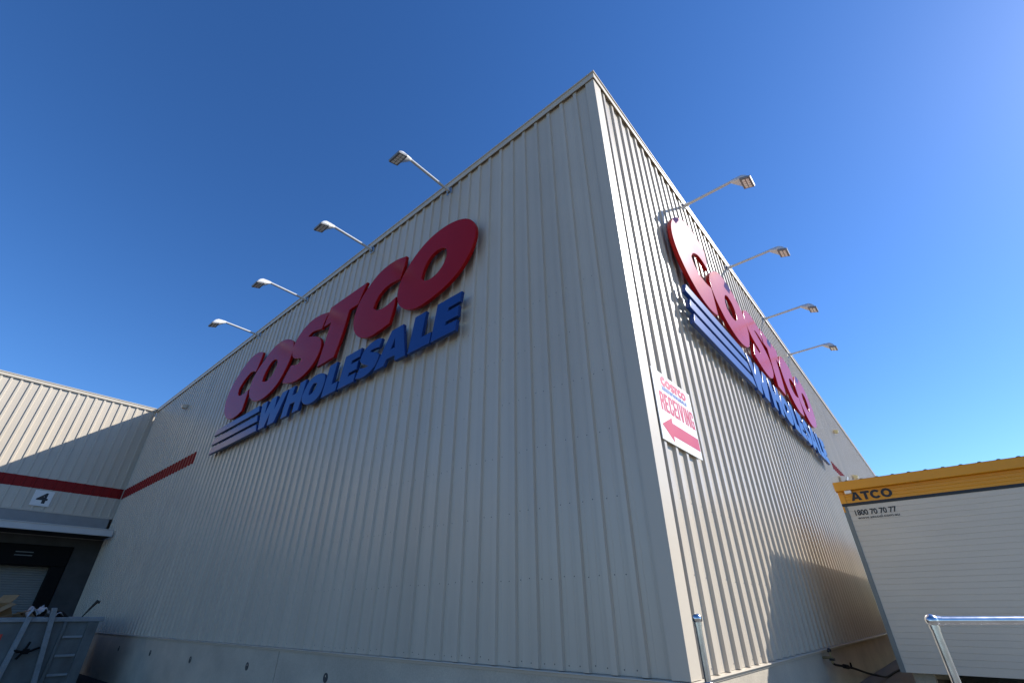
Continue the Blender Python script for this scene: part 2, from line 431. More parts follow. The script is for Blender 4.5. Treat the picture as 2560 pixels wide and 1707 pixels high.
def glyph_mesh(body, table, u0, u1, z0, z1, out, gap=.07):
    polys, x = [], 0
    for ch in body:
        w, ps = table[ch]
        polys += [[(x + a, b) for a, b in P] for P in ps]; x += w + gap
    k = (u1 - u0) / (x - gap)
    me = outline_mesh('lettering', [[(u0 + a * k, z0 + b * (z1 - z0)) for a, b in P] for P in polys], .002)
    stand_up(me, out)
    return me


def join_meshes(name, mes):
    bm = bmesh.new()
    for q in mes:
        bm.from_mesh(q)
    me = bpy.data.meshes.new(name); bm.to_mesh(me); bm.free()
    for q in mes:
        bpy.data.meshes.remove(q)
    return me


def mesh_part(name, me, mat, parent, label=None, smooth=None):
    me.materials.clear(); me.materials.append(mat)
    if smooth:
        me.polygons.foreach_set('use_smooth', [True] * len(me.polygons)); me.set_sharp_from_angle(angle=math.radians(smooth))
    o = link_mesh(name, me, parent)
    if label:
        o['label'] = label
    return o


# ---------------------------------------------------------------- ground
g = MB(); g.add([(-900, -900, GROUND), (900, -900, GROUND), (900, 900, GROUND), (-900, 900, GROUND)], [(0, 1, 2, 3)])
structure('ground', g, M_asphalt)
g = MB(); g.box(-1.3, 40, -12, -.002, GROUND - .1, LAND)
structure('landing_pavement', g, M_slab)

g = MB(); g.box(-40, -.0, 7.5, L_FAR, GROUND - .1, GROUND + .004)  # unseen dark ground, added to cut bounce light on the wall beside the skip
structure('added_dark_ground', g, M_lowbounce)

# ---------------------------------------------------------------- warehouse
X_END = 62.
wh = thing('warehouse', 'tall cream ribbed metal warehouse filling the middle, seen at its corner', 'building', (0, 0, GROUND))
m = MB(); cladding(m, .12, L_FAR, .006, 8.85, mapL, .105)
screws(m, .12, 9, [.06, .825, 1.57, 2.31, 3.06, 3.8, 4.55], mapL, .105, 1)
build('side_wall', m, [M_clad, M_screw], wh, label='shaded ribbed side wall')
m = MB(); cladding(m, .2, X_END, .006, 8.85, mapR, .36)
screws(m, .2, 9, [.06, .81, 1.555, 2.305, 3.05, 3.8, 4.55, 5.3, 6.05, 6.8, 7.55], mapR, .36, 1)
build('front_wall', m, [M_clad, M_screw], wh, label='sunlit ribbed front wall')
m = MB()
t = .004
m.add([mapL(.165, -t, z) for z in (.004, 8.85)] + [(-t, -t, .004), (-t, -t, 8.85)] + [(.235, -t, .004), (.235, -t, 8.85)]
      + [(.16, .03, .004), (.16, .03, 8.85)] + [(.03, .15, .004), (.03, .15, 8.85)],
      [(0, 2, 3, 1), (2, 4, 5, 3), (4, 6, 7, 5), (8, 0, 1, 9)])
build('corner_flashing', m, M_trim, wh)
CAP = [(-.03, 8.742), (-.034, 8.86), (-.052, 8.866), (-.052, 8.897), (.30, 8.875), (.30, 8.80), (-.022, 8.83), (-.018, 8.742)]
m = MB(); m.prism(CAP, 0, L_FAR + .3, mapL, mitre0=True); build('parapet_capping', m, M_trim, wh)
m = MB(); m.prism(CAP, 0, X_END, mapR, mitre0=True); build('parapet_capping', m, M_trim, wh)
FLASH = [(-.026, -.012), (-.024, -.004), (.05, .004), (.05, -.04), (-.004, -.04), (-.006, -.016)]
m = MB(); m.prism(FLASH, 0, L_FAR, mapL, mitre0=True); build('base_flashing', m, M_trim, wh)
m = MB(); m.prism(FLASH, 0, X_END, mapR, mitre0=True); build('base_flashing', m, M_trim, wh)
# concrete base panels
JO = [0.006, 7.174, 14.4, 21.6, L_FAR]
for a, b in zip(JO[:-1], JO[1:]):
    m = MB(); m.box(.006, .2, a + (.008 if a > .1 else 0), b - .008, GROUND - .2, -.04)
    build('base_panel', m, M_conc, wh)
m = MB(); m.box(.05, .19, .3, L_FAR, GROUND - .2, -.05); build('base_joint', m, M_joint, wh)
for y, z in ((2.85, -.31), (5.594, -.317), (8.269, -.316), (11.06, -.344), (13.8, -.33), (16.6, -.33)):
    m = MB(); m.tube([(.012, y, z), (.002, y, z)], .062, 20); m.tube([(.004, y, z + .02), (-.0005, y, z + .02)], .012, 8, 1)
    build('lifting_recess', m, [M_conc_dark, M_conc], wh)
x = .2
while x < X_END:
    m = MB(); m.box(x + (.008 if x > 1 else .001), min(x + 7.2, X_END), .006, .2, GROUND - .2, -.04); build('base_panel', m, M_conc, wh); x += 7.2
# red painted bands following the ribs
SZ0, SZ1 = 4.757, 5.164
m = MB(); cladding(m, 15.85, L_FAR - .001, SZ0, SZ1, mapL, .105, out=.003); build('red_band', m, M_stripe, wh)
m = MB(); cladding(m, 14.75, X_END, SZ0 + .01, 5.05, mapR, .36, out=.003); build('red_band', m, M_stripe, wh)
# roof behind the parapet, far walls
m = MB(); m.box(.29, X_END - .1, .29, 60, 8.45, 8.6); build('roof', m, M_roof, wh)
m = MB(); m.box(X_END, X_END + .2, 0, 60, GROUND, 8.85); m.box(-.0, X_END, 60, 60.2, GROUND, 8.85)
m.box(.3, .4, .3, 60, GROUND, 8.45); m.box(.4, X_END - .1, .3, .4, GROUND, 8.45)
build('rear_wall', m, M_trim, wh)

# ---------------------------------------------------------------- loading dock wing
dk = thing('loading_dock', 'cream ribbed dock building at left edge, red band and dark dock door under white awning', 'building', (-4, L_FAR, GROUND))
WEND = 26.
m = MB(); cladding(m, .0, WEND, 3.96, 8.85, mapW, .16); build('dock_wall', m, M_clad, dk)
m = MB(); m.prism(CAP, .06, WEND, mapW); build('parapet_capping', m, M_trim, dk)
m = MB(); cladding(m, .03, WEND, SZ0, SZ1, mapW, .16, out=.003); build('red_band', m, M_stripe, dk)
m = MB(); m.prism([(-.03, 3.93), (-.03, 3.985), (.05, 4.0), (.05, 3.93)], .04, WEND, mapW); build('base_flashing', m, M_trim, dk)
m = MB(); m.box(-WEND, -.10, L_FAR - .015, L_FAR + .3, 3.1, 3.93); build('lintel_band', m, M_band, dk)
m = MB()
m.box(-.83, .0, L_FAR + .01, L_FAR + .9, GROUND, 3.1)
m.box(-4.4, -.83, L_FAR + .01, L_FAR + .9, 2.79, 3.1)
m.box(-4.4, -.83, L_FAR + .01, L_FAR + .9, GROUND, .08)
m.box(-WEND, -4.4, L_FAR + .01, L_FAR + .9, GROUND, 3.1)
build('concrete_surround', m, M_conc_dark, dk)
m = MB(); m.box(-4.38, -.85, L_FAR - .06, L_FAR + .34, 2.08, 2.785)
m.box(-1.27, -.85, L_FAR - .06, L_FAR + .34, .09, 2.08); m.box(-4.38, -3.96, L_FAR - .06, L_FAR + .34, .09, 2.08)
ds = build('dock_seal', m, M_rubber, dk, bevel=.03)
m = MB(); m.box(-2.45, -1.95, L_FAR - .075, L_FAR - .062, 2.50, 2.53); m.box(-2.45, -1.95, L_FAR - .075, L_FAR - .062, 2.39, 2.42)
build('wear_strip', m, M_hutpost, ds)
m = MB(); z = .09
while z < 2.6:
    m.prism([(.50, z), (.485, z + .02), (.485, z + .06), (.50, z + .08), (.53, z + .08), (.53, z)], .86, 4.38, mapW); z += .08
build('roller_door', m, M_door, dk)
m = MB(); m.box(-WEND, -.06, 22.80, 22.87, 3.135, 3.385); m.box(-WEND, -.06, 22.775, 22.80, 3.36, 3.39)
aw = build('awning', m, M_awn, dk, bevel=.006)
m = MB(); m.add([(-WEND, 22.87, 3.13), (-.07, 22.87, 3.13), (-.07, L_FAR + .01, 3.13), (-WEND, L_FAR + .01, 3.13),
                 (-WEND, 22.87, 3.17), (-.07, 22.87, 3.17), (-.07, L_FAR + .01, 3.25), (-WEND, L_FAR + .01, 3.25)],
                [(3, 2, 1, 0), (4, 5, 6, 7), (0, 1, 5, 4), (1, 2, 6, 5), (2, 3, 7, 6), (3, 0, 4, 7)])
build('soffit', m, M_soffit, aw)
m = MB(); m.box(-WEND, .28, L_FAR + .29, 60, 8.45, 8.6); m.box(-WEND, .28, L_FAR + .95, L_FAR + 1.05, GROUND, 8.45)
m.box(-WEND - .2, -WEND, L_FAR, 60, GROUND, 8.85)
build('roof', m, M_roof, dk)
# dock number
t = thing('dock_number_sign', 'small white square sign reading 4 above the dock door', 'sign', (0, L_FAR, 4.13))
m = MB(); m.box(-2.73, -2.155, L_FAR - .022, L_FAR - .001, 4.13, 4.70); build('panel', m, M_sheet, t, bevel=.004)
me = text_mesh('4', -2.61, -2.27, .10, .49, .0245, offset=.03, depth=.003); mesh_part('numeral', me, M_black, t)

# ---------------------------------------------------------------- big store signs
def letter_mesh(i, item, depth=.075, out=.165, bevel=.011):
    me = outline_mesh('letter', letter_polys(item), depth, bevel); stand_up(me, out); return me


def store_sign(label, loc, rotz):
    s = thing('store_sign', label, 'sign', loc, rotz, 'large store signs on the warehouse walls')
    for i, it in enumerate(LETTERS):
        red = i < 6
        mesh_part('letter', letter_mesh(i, it), M_red if red else M_blue, s,
                  '%s letter %s' % ('large red' if red else 'small blue', it[0]), smooth=35)
    for z0, z1, u0, u1 in ((5.195, 5.39, -13.93, -10.85), (4.90, 5.10, -13.90, -10.79), (4.61, 4.82, -13.88, -10.68)):
        me = outline_mesh('stripe', [[(u0, z0), (u1 + .04, z0), (u1 - .05, z1), (u0 + .08, z1)]], .075, .010); stand_up(me, .165)
        mesh_part('stripe', me, M_blue, s, 'long blue speed stripe', smooth=35)
    return s


store_sign('large red and blue letter sign on the shaded side wall', (0, 0, 0), -PI / 2)
store_sign('large red and blue letter sign glinting on the sunlit front wall', (15.86, 0, -.17), 0)

# ---------------------------------------------------------------- receiving sign
rs = thing('receiving_sign', 'white RECEIVING panel with red left arrow on the sunlit wall by the corner', 'sign', (0, 0, 2.147))
m = MB(); m.box(.275, 1.427, -.016, -.002, 2.147, 3.053); build('panel', m, M_sheet, rs, bevel=.004)
z_ = lambda z: z - 2.147
me = glyph_mesh('RECEIVING', GLYPH, .39, 1.39, z_(2.532), z_(2.775), .0175); mesh_part('lettering', me, M_printred, rs)
arrow = [(.329, 2.335), (.63, 2.486), (.63, 2.42), (1.405, 2.42), (1.405, 2.256), (.605, 2.256), (.605, 2.182)]
me = outline_mesh('arrow', [[(u, z_(z)) for u, z in arrow]], .002); stand_up(me, .0175); mesh_part('arrow', me, M_printred, rs)
k = .79 / 11.55
def mini(P): return [((u + 14.0) * k + .492, (zz - 4.6) * k + z_(2.815)) for u, zz in P]


for red in (True, False):
    ms = [outline_mesh('logo', [mini(P) for P in letter_polys(it)], .002) for i, it in enumerate(LETTERS) if (i < 6) == red]
    if not red:
        ms += [outline_mesh('logo', [mini([(-13.9, a), (-10.8, a), (-10.85, b), (-13.85, b)])], .002) for a, b in ((5.195, 5.39), (4.90, 5.10), (4.61, 4.82))]
    me = join_meshes('logo', ms); stand_up(me, .0175)
    mesh_part('logo', me, M_printred if red else M_printblue, rs, 'small printed %s logo lettering' % ('red' if red else 'blue'))

# ---------------------------------------------------------------- floodlights on arms
def make_flood():
    r = thing('floodlight', 'x', 'floodlight', (0, 0, 0), 0, 'arm floodlights above the store signs')
    m = MB(); m.box(-.075, .075, -.012, .036, -.09, .09); m.box(-.05, .05, -.05, -.012, -.05, .05)
    build('bracket', m, M_galv, r, world=False, bevel=.005)
    m = MB(); m.tube([(0, -.012, 0), (0, -1.14, .005)], .032, 16); m.tube([(0, -.012, 0), (0, -.14, 0)], .042, 16)
    build('arm', m, M_lampgrey, r, world=False, smooth=40)
    # housing: hull of collar, dome and plate
    bm = bmesh.new()
    P = []
    for k in range(12):
        a = k * PI / 6
        P.append((.040 * math.cos(a), -1.10, .003 + .040 * math.sin(a)))
    for sx in (-1, 1):
        for q in ((.042, -1.22, .020), (.058, -1.33, -.005), (.070, -1.40, -.065), (.10, -1.45, -.16), (.145, -1.462, -.236),
                  (.150, -1.292, -.172), (.085, -1.23, -.08), (.035, -1.14, -.03)):
            P.append((sx * q[0], q[1], q[2]))
    for p in P:
        bm.verts.new(p)
    bmesh.ops.convex_hull(bm, input=bm.verts)
    for v in [v for v in bm.verts if not v.link_faces]:
        bm.verts.remove(v)
    me = bpy.data.meshes.new('housing'); bm.to_mesh(me); bm.free()
    mesh_part('housing', me, M_lampgrey, r, smooth=38)
    T = Matrix.Translation((0, -1.385, -.225)) @ Matrix.Rotation(math.radians(18), 4, 'X')
    m = MB(); m.box(-.172, .172, -.108, .108, -.026, .026, M=T)
    pl = build('lamp_head', m, M_headgrey, r, world=False, bevel=.008)
    m = MB()
    for i in range(4):
        for j in range(2):
            cx, cy = -.108 + i * .072, -.040 + j * .074
            m.box(cx - .030, cx + .030, cy - .029, cy + .029, -.036, -.0255, M=T)
    build('led_panel', m, M_led, pl, world=False, bevel=.004)
    return r


fl0 = make_flood()
LO = [0, 2.9546, 6.3349, 9.4875]
LAB_L = ['arm floodlight on the shaded wall above the last big red O, nearest the building corner',
         'arm floodlight on the shaded wall above the big red T, second from the building corner',
         'arm floodlight on the shaded wall above the big red S, third from the building corner',
         'arm floodlight on the shaded wall above the first big red C, farthest from the corner']
LAB_R = ['largest looking arm floodlight on the sunlit wall, above the top of the big red C',
         'second arm floodlight from the corner on the sunlit wall, shading the first O',
         'third arm floodlight from the corner on the sunlit wall, shading the T',
         'smallest looking arm floodlight on the sunlit wall, farthest from the corner']
for i in range(4):
    o = fl0 if i == 0 else copy_tree(fl0)
    o.location = (0, 3.7735 + LO[i], 8.643); o.rotation_euler = (0, 0, -PI / 2); o['label'] = LAB_L[i]
for i in range(4):
    o = copy_tree(fl0)
    o.location = (3.8774 + LO[i], 0, 8.643); o.rotation_euler = (0, 0, 0); o['label'] = LAB_R[i]

# small wall fittings
def wall_fitting(label, loc, rotz, mat, s=1.):
    r = thing('wall_light', label, 'wall light', loc, rotz, 'small fittings on the warehouse walls')
    m = MB(); m.box(-.07 * s, .07 * s, -.05, .0, -.09 * s, .09 * s); build('backplate', m, M_trim, r, world=False, bevel=.01)
    m = MB(); m.add([(-.11 * s, -.05, .08 * s), (.11 * s, -.05, .08 * s), (.11 * s, -.05, -.12 * s), (-.11 * s, -.05, -.12 * s),
                     (-.09 * s, -.24 * s, .03 * s), (.09 * s, -.24 * s, .03 * s), (.09 * s, -.20 * s, -.1 * s), (-.09 * s, -.20 * s, -.1 * s)],
                    [(0, 1, 2, 3), (4, 7, 6, 5), (0, 4, 5, 1), (1, 5, 6, 2), (2, 6, 7, 3), (3, 7, 4, 0)])
    build('lamp_hood', m, mat, r, world=False, bevel=.01)
    return r


M_fit = pmat('cream_fitting', (.62, .52, .26), .4, var=.05)
wall_fitting('small cream box fitting high on the shaded wall left of the sign', (0, 19.09, 7.63), -PI / 2, M_trim, .9)
wall_fitting('small yellowish fitting high on the sunlit wall beyond the sign', (19.48, 0, 7.33), 0, M_fit, .8)
wall_fitting('small yellowish fitting low on the sunlit wall just above the hut roof', (20.45, 0, 5.54), 0, M_fit, .9)
wall_fitting('small grey fitting below the red band of the sunlit wall', (15.43, 0, 4.52), 0, M_lampgrey, 1.1)

# ---------------------------------------------------------------- site hut
HX, HY0, HY1, HX1 = 4.95, -.925, -3.95, 17.0
hut = thing('site_hut', 'portable white site hut with yellow roof band beside the sunlit wall', 'portable building', (HX, HY0, LAND))


def face_map(s, d, z): return (HX + d, -s, z)           # s = -y


def ribbed(m, s0, s1, z0, z1, pitch=.075, gr=.008, dp=.0035):
    pts = []; z = z0
    while z < z1 - 1e-4:
        ze = min(z + pitch, z1)
        pts += [(0, z), (0, ze - gr), (dp, ze - gr + .004), (dp, ze - .004)]
        z = ze
    pts.append((0, z1))
    n = len(pts)
    vs = [face_map(s0, d, zz) for d, zz in pts] + [face_map(s1, d, zz) for d, zz in pts]
    m.add(vs, [(i, i + 1, n + i + 1, n + i) for i in range(n - 1)])


m = MB(); ribbed(m, .985, 3.88, -.20, 1.972); m.box(HX, HX + .05, -3.88, -.988, -.225, -.20)
build('end_panel', m, M_hutwhite, hut)
for ya, yb in ((-.988, HY0), (HY1, -3.88)):
    m = MB(); m.box(HX - .012, HX + .05, ya, yb, -.228, 1.972); build('corner_post', m, M_hutpost, hut, bevel=.006)
m = MB(); m.box(HX - .004, HX + .04, HY1 + .01, HY0 - .002, 1.972, 2.018); build('black_line', m, M_black, hut)
m = MB(); ribbed(m, 1.0, 3.88, 2.018, 2.21, pitch=.05); m.box(HX - .012, HX + .05, -1.0, HY0, 2.018, 2.21)
m.box(HX - .012, HX + .05, HY1, -3.88, 2.018, 2.21)
build('yellow_band', m, M_yellow, hut, label='yellow ribbed band under the roof edge')
m = MB()
FX = HX - .085
m.box(FX, FX + .04, HY1 - .06, HY0 + .014, 2.205, 2.347)
m.box(FX + .04, HX1 + .08, HY0 + .001, HY0 + .014, 2.205, 2.347); m.box(FX + .04, HX1 + .08, HY1 - .06, HY1 - .02, 2.205, 2.347)
m.box(FX + .04, HX + .02, HY1 - .02, HY0, 2.206, 2.215)
build('fascia', m, M_yellow, hut, bevel=.006)
m = MB(); y = HY1 - .06
m.box(FX + .01, HX1 + .08, HY1 - .055, HY0 + .012, 2.343, 2.351)
while y < HY0 - .05:
    m.add([(xx, y + a, b) for xx in (FX - .004, HX1) for a, b in ((0, 2.350), (.014, 2.359), (.036, 2.359), (.05, 2.350))],
          [(0, 1, 5, 4), (1, 2, 6, 5), (2, 3, 7, 6), (0, 3, 2, 1), (4, 5, 6, 7), (0, 4, 7, 3)])
    y += .205
build('roof_sheet', m, M_hutpost, hut)
m = MB(); m.box(HX + .05, HX1, HY0 - .05, HY0 - .004, -.22, 2.205)
build('rear_wall', m, M_hutrear, hut)
m = MB(); m.box(HX + .05, HX1, HY1 + .004, HY1 + .05, -.22, 2.205); m.box(HX1 - .05, HX1, HY1 + .05, HY0 - .05, -.22, 2.205)
m.box(HX + .06, HX1 - .05, HY1 + .05, HY0 - .05, -.215, -.15)
build('hut_wall', m, M_hutwhite, hut)
for xx in (5.3, 9.0, 12.8, 16.4):
    for yy in (-1.15, -3.65):
        m = MB(); m.box(xx - .2, xx + .2, yy - .2, yy + .2, LAND, -.42); m.box(xx - .12, xx + .12, yy - .12, yy + .12, -.42, -.225)
        build('footing', m, M_conc, hut, bevel=.008)
m = MB(); m.box(HX - .075, HX, -1.122, -1.030, 2.155, 2.203); build('end_light', m, M_sheet, hut, bevel=.006)
m = MB(); m.box(HX - .014, HX - .0122, -.952, HY0, 1.885, 1.9718); build('corner_trim', m, M_yellow, hut)
hutf = Matrix.Translation((HX, 0, 0)) @ Matrix.Rotation(-PI / 2, 4, 'Z')


def hut_text(name, body, u0, u1, z0, z1, out, offset, mat, label, wide=False):
    me = glyph_mesh(body, WIDE, u0, u1, z0, z1, out, gap=.04) if wide else text_mesh(body, u0, u1, z0, z1, out, offset=offset)
    me.transform(frame_of(hut).inverted() @ hutf)
    mesh_part(name, me, mat, hut, label)


hut_text('lettering', 'ATCO', 1.085, 1.635, 2.046, 2.174, .006, 0, M_black, 'bold black company name', wide=True)
hut_text('phone_number', '1800 70 70 77', 1.066, 1.607, 1.822, 1.905, .005, .022, M_black, 'black phone number')
hut_text('web_address', 'www.atcosl.com.au', 1.078, 1.62, 1.766, 1.806, .005, .008, M_black, 'small black web address')

# ---------------------------------------------------------------- handrails
PA = Vector((-.40, -.303, .457)); PB = Vector((-.14, -1.735, .449))
RD = Vector((math.sin(YAW), -math.cos(YAW), 0))
t = thing('handrail_post', 'single galvanised ball-top handrail post in front of the sunlit wall', 'handrail', (PA.x, PA.y, LAND))
m = MB(); m.tube([(PA.x, PA.y, LAND), (PA.x, PA.y, .43)], .024, 18); m.tube([(PA.x, PA.y, LAND), (PA.x, PA.y, LAND + .012)], .07, 18)
build('post', m, M_galv, t, smooth=40)
for zz in (.457, .03):
    m = MB(); m.ball((PA.x, PA.y, zz), .037, 24, 16); m.tube([(PA.x, PA.y, zz - .05), (PA.x, PA.y, zz - .02)], .028, 18)
    bj = build('ball_joint', m, M_galv, t, smooth=40)
    if zz > .2:
        c = Vector((PA.x, PA.y, zz)); d = (RD * .96 - Vector((math.cos(YAW), math.sin(YAW), 0)) * .25).normalized()
        m = MB(); m.tube([c + d * .030, c + d * .0365], .018, 16); build('socket', m, M_black, bj)
hr = thing('handrail', 'galvanised ball-jointed handrail with horizontal top rail at the right edge', 'handrail', (PB.x, PB.y, LAND))
PC = PB + RD * 1.9
for P in (PB, PC):
    m = MB(); m.tube([(P.x, P.y, LAND), (P.x, P.y, .43)], .024, 18); m.tube([(P.x, P.y, LAND), (P.x, P.y, LAND + .012)], .07, 18)
    build('post', m, M_galv, hr, smooth=40)
    for zz in (P.z, .03):
        m = MB(); m.ball((P.x, P.y, zz), .037, 24, 16); m.tube([(P.x, P.y, zz - .05), (P.x, P.y, zz - .02)], .028, 18)
        m.tube([Vector((P.x, P.y, zz)) + RD * (.02 if P is PB else -.02), Vector((P.x, P.y, zz)) + RD * (.055 if P is PB else -.055)], .028, 18)
        build('ball_joint', m, M_galv, hr, smooth=40)
for zz, n in ((PB.z, 'top_rail'), (.03, 'mid_rail')):
    m = MB(); a = Vector((PB.x, PB.y, zz)); b = Vector((PC.x, PC.y, zz)); m.tube([a + RD * .03, b - RD * .03], .024, 18)
    build(n, m, M_galv, hr, smooth=40)

# ---------------------------------------------------------------- garden tap and hose
t = thing('garden_tap', 'small tap on the concrete base of the sunlit wall near the hut', 'tap', (5.02, 0, -.10))
m = MB(); m.tube([(5.02, .01, -.10), (5.02, -.14, -.10)], .018, 10); m.tube([(5.02, -.11, -.09), (5.02, -.11, -.17)], .016, 10)
m.tube([(5.02, -.11, -.10), (5.02, -.11, -.02)], .012, 8)
build('spout', m, M_brass, t, smooth=40)
m = MB(); m.tube([(4.93, -.11, -.015), (5.11, -.11, -.015)], .014, 8); m.ball((5.02, -.11, .0), .026, 10, 8); m.box(4.9, 5.0, -.16, -.10, -.13, -.10)
build('handle', m, M_black, t)
m = MB(); pts = []
ctrl = [(5.02, -.11, -.16), (5.08, -.13, -.19), (5.42, -.2, -.23), (5.9, -.24, -.29), (6.6, -.27, -.39), (7.4, -.29, -.48), (8.4, -.31, -.575), (9.5, -.33, -.58), (10.6, -.4, -.58)]
for i in range(len(ctrl) - 1):
    p0, p1, p2, p3 = (Vector(ctrl[max(i - 1, 0)]), Vector(ctrl[i]), Vector(ctrl[i + 1]), Vector(ctrl[min(i + 2, len(ctrl) - 1)]))
    for k in range(5):
        u = k / 5
        pts.append(.5 * (2 * p1 + (p2 - p0) * u + (2 * p0 - 5 * p1 + 4 * p2 - p3) * u * u + (3 * p1 - p0 - 3 * p2 + p3) * u ** 3))
m.tube(pts, .016, 8); m.tube([pts[9], pts[11]], .03, 8); m.tube([pts[13] + Vector((0, 0, -.01)), pts[13] + Vector((0, 0, .07))], .014, 6)
tag(build('hose', m, M_rubber, None, smooth=50), 'black hose running from the wall tap towards the hut', 'hose')

# ---------------------------------------------------------------- skip bin with rubbish
SX0, SX1, SY0, SY1 = -5.7, -1.43, 13.0, 16.6
sk = thing('skip_bin', 'blue grey steel skip bin full of rubbish at the lower left', 'skip', (-3.4, 17.5, GROUND))
SKIP_AT, SKIP_K = Vector((-.936, 15.39, .442)), 1.16


def skip_pos(P):
    return SKIP_AT + (Vector(P) - Vector((-1.43, 13.0, .45))) * SKIP_K


def sbuild(name, mb, mats, parent=None, **k):
    mb.v = [tuple(skip_pos(p)) for p in mb.v]
    return build(name, mb, mats, parent, **k)


m = MB()
m.box(SX0, SX1, SY0, SY0 + .05, -.80, .36); m.box(SX0, SX1, SY1 - .05, SY1, -.80, .36)
m.box(SX0, SX0 + .05, SY0 + .05, SY1 - .05, -.80, .36); m.box(SX1 - .05, SX1, SY0 + .05, SY1 - .05, -.80, .36)
m.box(SX0 + .05, SX1 - .05, SY0 + .05, SY1 - .05, -.80, -.74)
sbuild('body', m, M_skip, sk)
m = MB()
m.box(SX0 - .05, SX1 + .07, SY0 - .06, SY0 + .06, .362, .448); m.box(SX0 - .05, SX1 + .07, SY1 - .06, SY1 + .06, .362, .448)
m.box(SX0 - .05, SX0 + .06, SY0 + .06, SY1 - .06, .362, .448); m.box(SX1 - .05, SX1 + .07, SY0 + .06, SY1 - .06, .362, .448)
sbuild('rim', m, M_skiprail, sk, bevel=.012)
for a, b, w in (((-2.65, .46), (-2.72, -.80), .045), ((-2.31, .62), (-2.12, -.80), .045)):
    m = MB()
    m.add([(p[0] + sx * w, yy, p[1]) for yy in (SY0 - .15, SY0 - .065) for p in (a, b) for sx in (-1, 1)],
          [(0, 1, 3, 2), (4, 6, 7, 5), (0, 4, 5, 1), (2, 3, 7, 6), (0, 2, 6, 4), (1, 5, 7, 3)])
    sbuild('lifting_rail', m, M_skiprail, sk, bevel=.008)
for xa, xb in ((-1.62, -1.43), (-2.04, -1.98), (SX0, SX0 + .15), (-3.6, -3.54)):
    m = MB(); m.box(xa, xb, SY0 - .05, SY0 - .001, -.80, .36); sbuild('stile', m, M_skip, sk, bevel=.006)
for zz in (.08, -.255, -.59):
    m = MB(); m.box(-1.97, -1.63, SY0 - .045, SY0 - .002, zz - .022, zz + .022); sbuild('rung', m, M_skiprail, sk, bevel=.008)
m = MB(); m.box(SX0 + .3, SX0 + .5, SY0 + .2, SY1 - .2, -.8767, -.80); m.box(SX1 - .5, SX1 - .3, SY0 + .2, SY1 - .2, -.8767, -.80)
m.box((SX0 + SX1) / 2 - .1, (SX0 + SX1) / 2 + .1, SY0 + .2, SY1 - .2, -.8767, -.80)
sbuild('skid', m, M_skip, sk)
m = MB(); m.tube([(-2.70, SY0 - .1, -.10), (-2.6, SY0 - .17, -.14), (-2.45, SY0 - .17, -.16), (-2.28, SY0 - .1, -.09)], .022, 8)
m.tube([(-2.47, SY0 - .17, .02), (-2.5, SY0 - .17, -.12), (-2.58, SY0 - .17, -.27)], .02, 8)
m.box(-2.53, -2.43, SY0 - .2, SY0 - .14, -.19, -.10)
sbuild('chain', m, M_rubber, sk)
m = MB(); m.box(-3.12, -2.92, SY0 - .012, SY0 - .001, .06, .16); m.box(-3.12, -2.95, SY0 - .012, SY0 - .001, -.05, .058, 1)
sbuild('reflector', m, [M_markred, M_sheet], sk)
# loose fill inside the skip
m = MB(); nx, ny = 34, 26; vs = []
for j in range(ny + 1):
    for i in range(nx + 1):
        vs.append((SX0 + .06 + (SX1 - SX0 - .12) * i / nx, SY0 + .06 + (SY1 - SY0 - .12) * j / ny,
                   .22 + .16 * math.sin(i * .45 + j * .31) * math.sin(j * .5) + random.uniform(-.07, .07)))
m.add(vs, [(j * (nx + 1) + i, j * (nx + 1) + i + 1, (j + 1) * (nx + 1) + i + 1, (j + 1) * (nx + 1) + i) for j in range(ny) for i in range(nx)])
o = sbuild('rubbish', m, M_rubble); o['kind'] = 'stuff'; o['label'] = 'loose dark rubbish filling the skip'


def carton(label, M, sx, sy, sz, flaps):
    t = thing('cardboard_box', label, 'box', skip_pos(M.translation), 0, 'rubbish sticking out of the skip')
    m = MB(); w = .008
    m.box(-sx, sx, -sy, -sy + w, 0, sz, M=M); m.box(-sx, sx, sy - w, sy, 0, sz, M=M)
    m.box(-sx, -sx + w, -sy + w, sy - w, 0, sz, M=M); m.box(sx - w, sx, -sy + w, sy - w, 0, sz, M=M); m.box(-sx, sx, -sy, sy, -w, 0, M=M)
    sbuild('carton', m, M_card, t)
    for ax, sg, ang in flaps:
        m = MB()
        if ax == 'x':
            F = M @ Matrix.Translation((sg * sx, 0, sz)) @ Matrix.Rotation(sg * math.radians(ang), 4, 'Y'); m.box(-.004, .004, -sy, sy, .002, sx * .9, M=F)
        else:
            F = M @ Matrix.Translation((0, sg * sy, sz)) @ Matrix.Rotation(-sg * math.radians(ang), 4, 'X'); m.box(-sx, sx, -.004, .004, .002, sx * .8, M=F)
        sbuild('flap', m, M_card, t)


T3 = Matrix.Translation
carton('torn brown cardboard box leaning above the skip rim at left', T3((-3.08, 13.55, .30)) @ Matrix.Rotation(.5, 4, 'Z') @ Matrix.Rotation(-.55, 4, 'Y'), .20, .22, .36,
       [('x', 1, 65), ('x', -1, 30), ('y', -1, 100)])
carton('flattened brown cardboard piece lying behind the white plastic in the skip', T3((-2.72, 13.85, .33)) @ Matrix.Rotation(-.4, 4, 'Z') @ Matrix.Rotation(.7, 4, 'Y'), .13, .20, .18, [('x', 1, 20), ('y', 1, 60)])


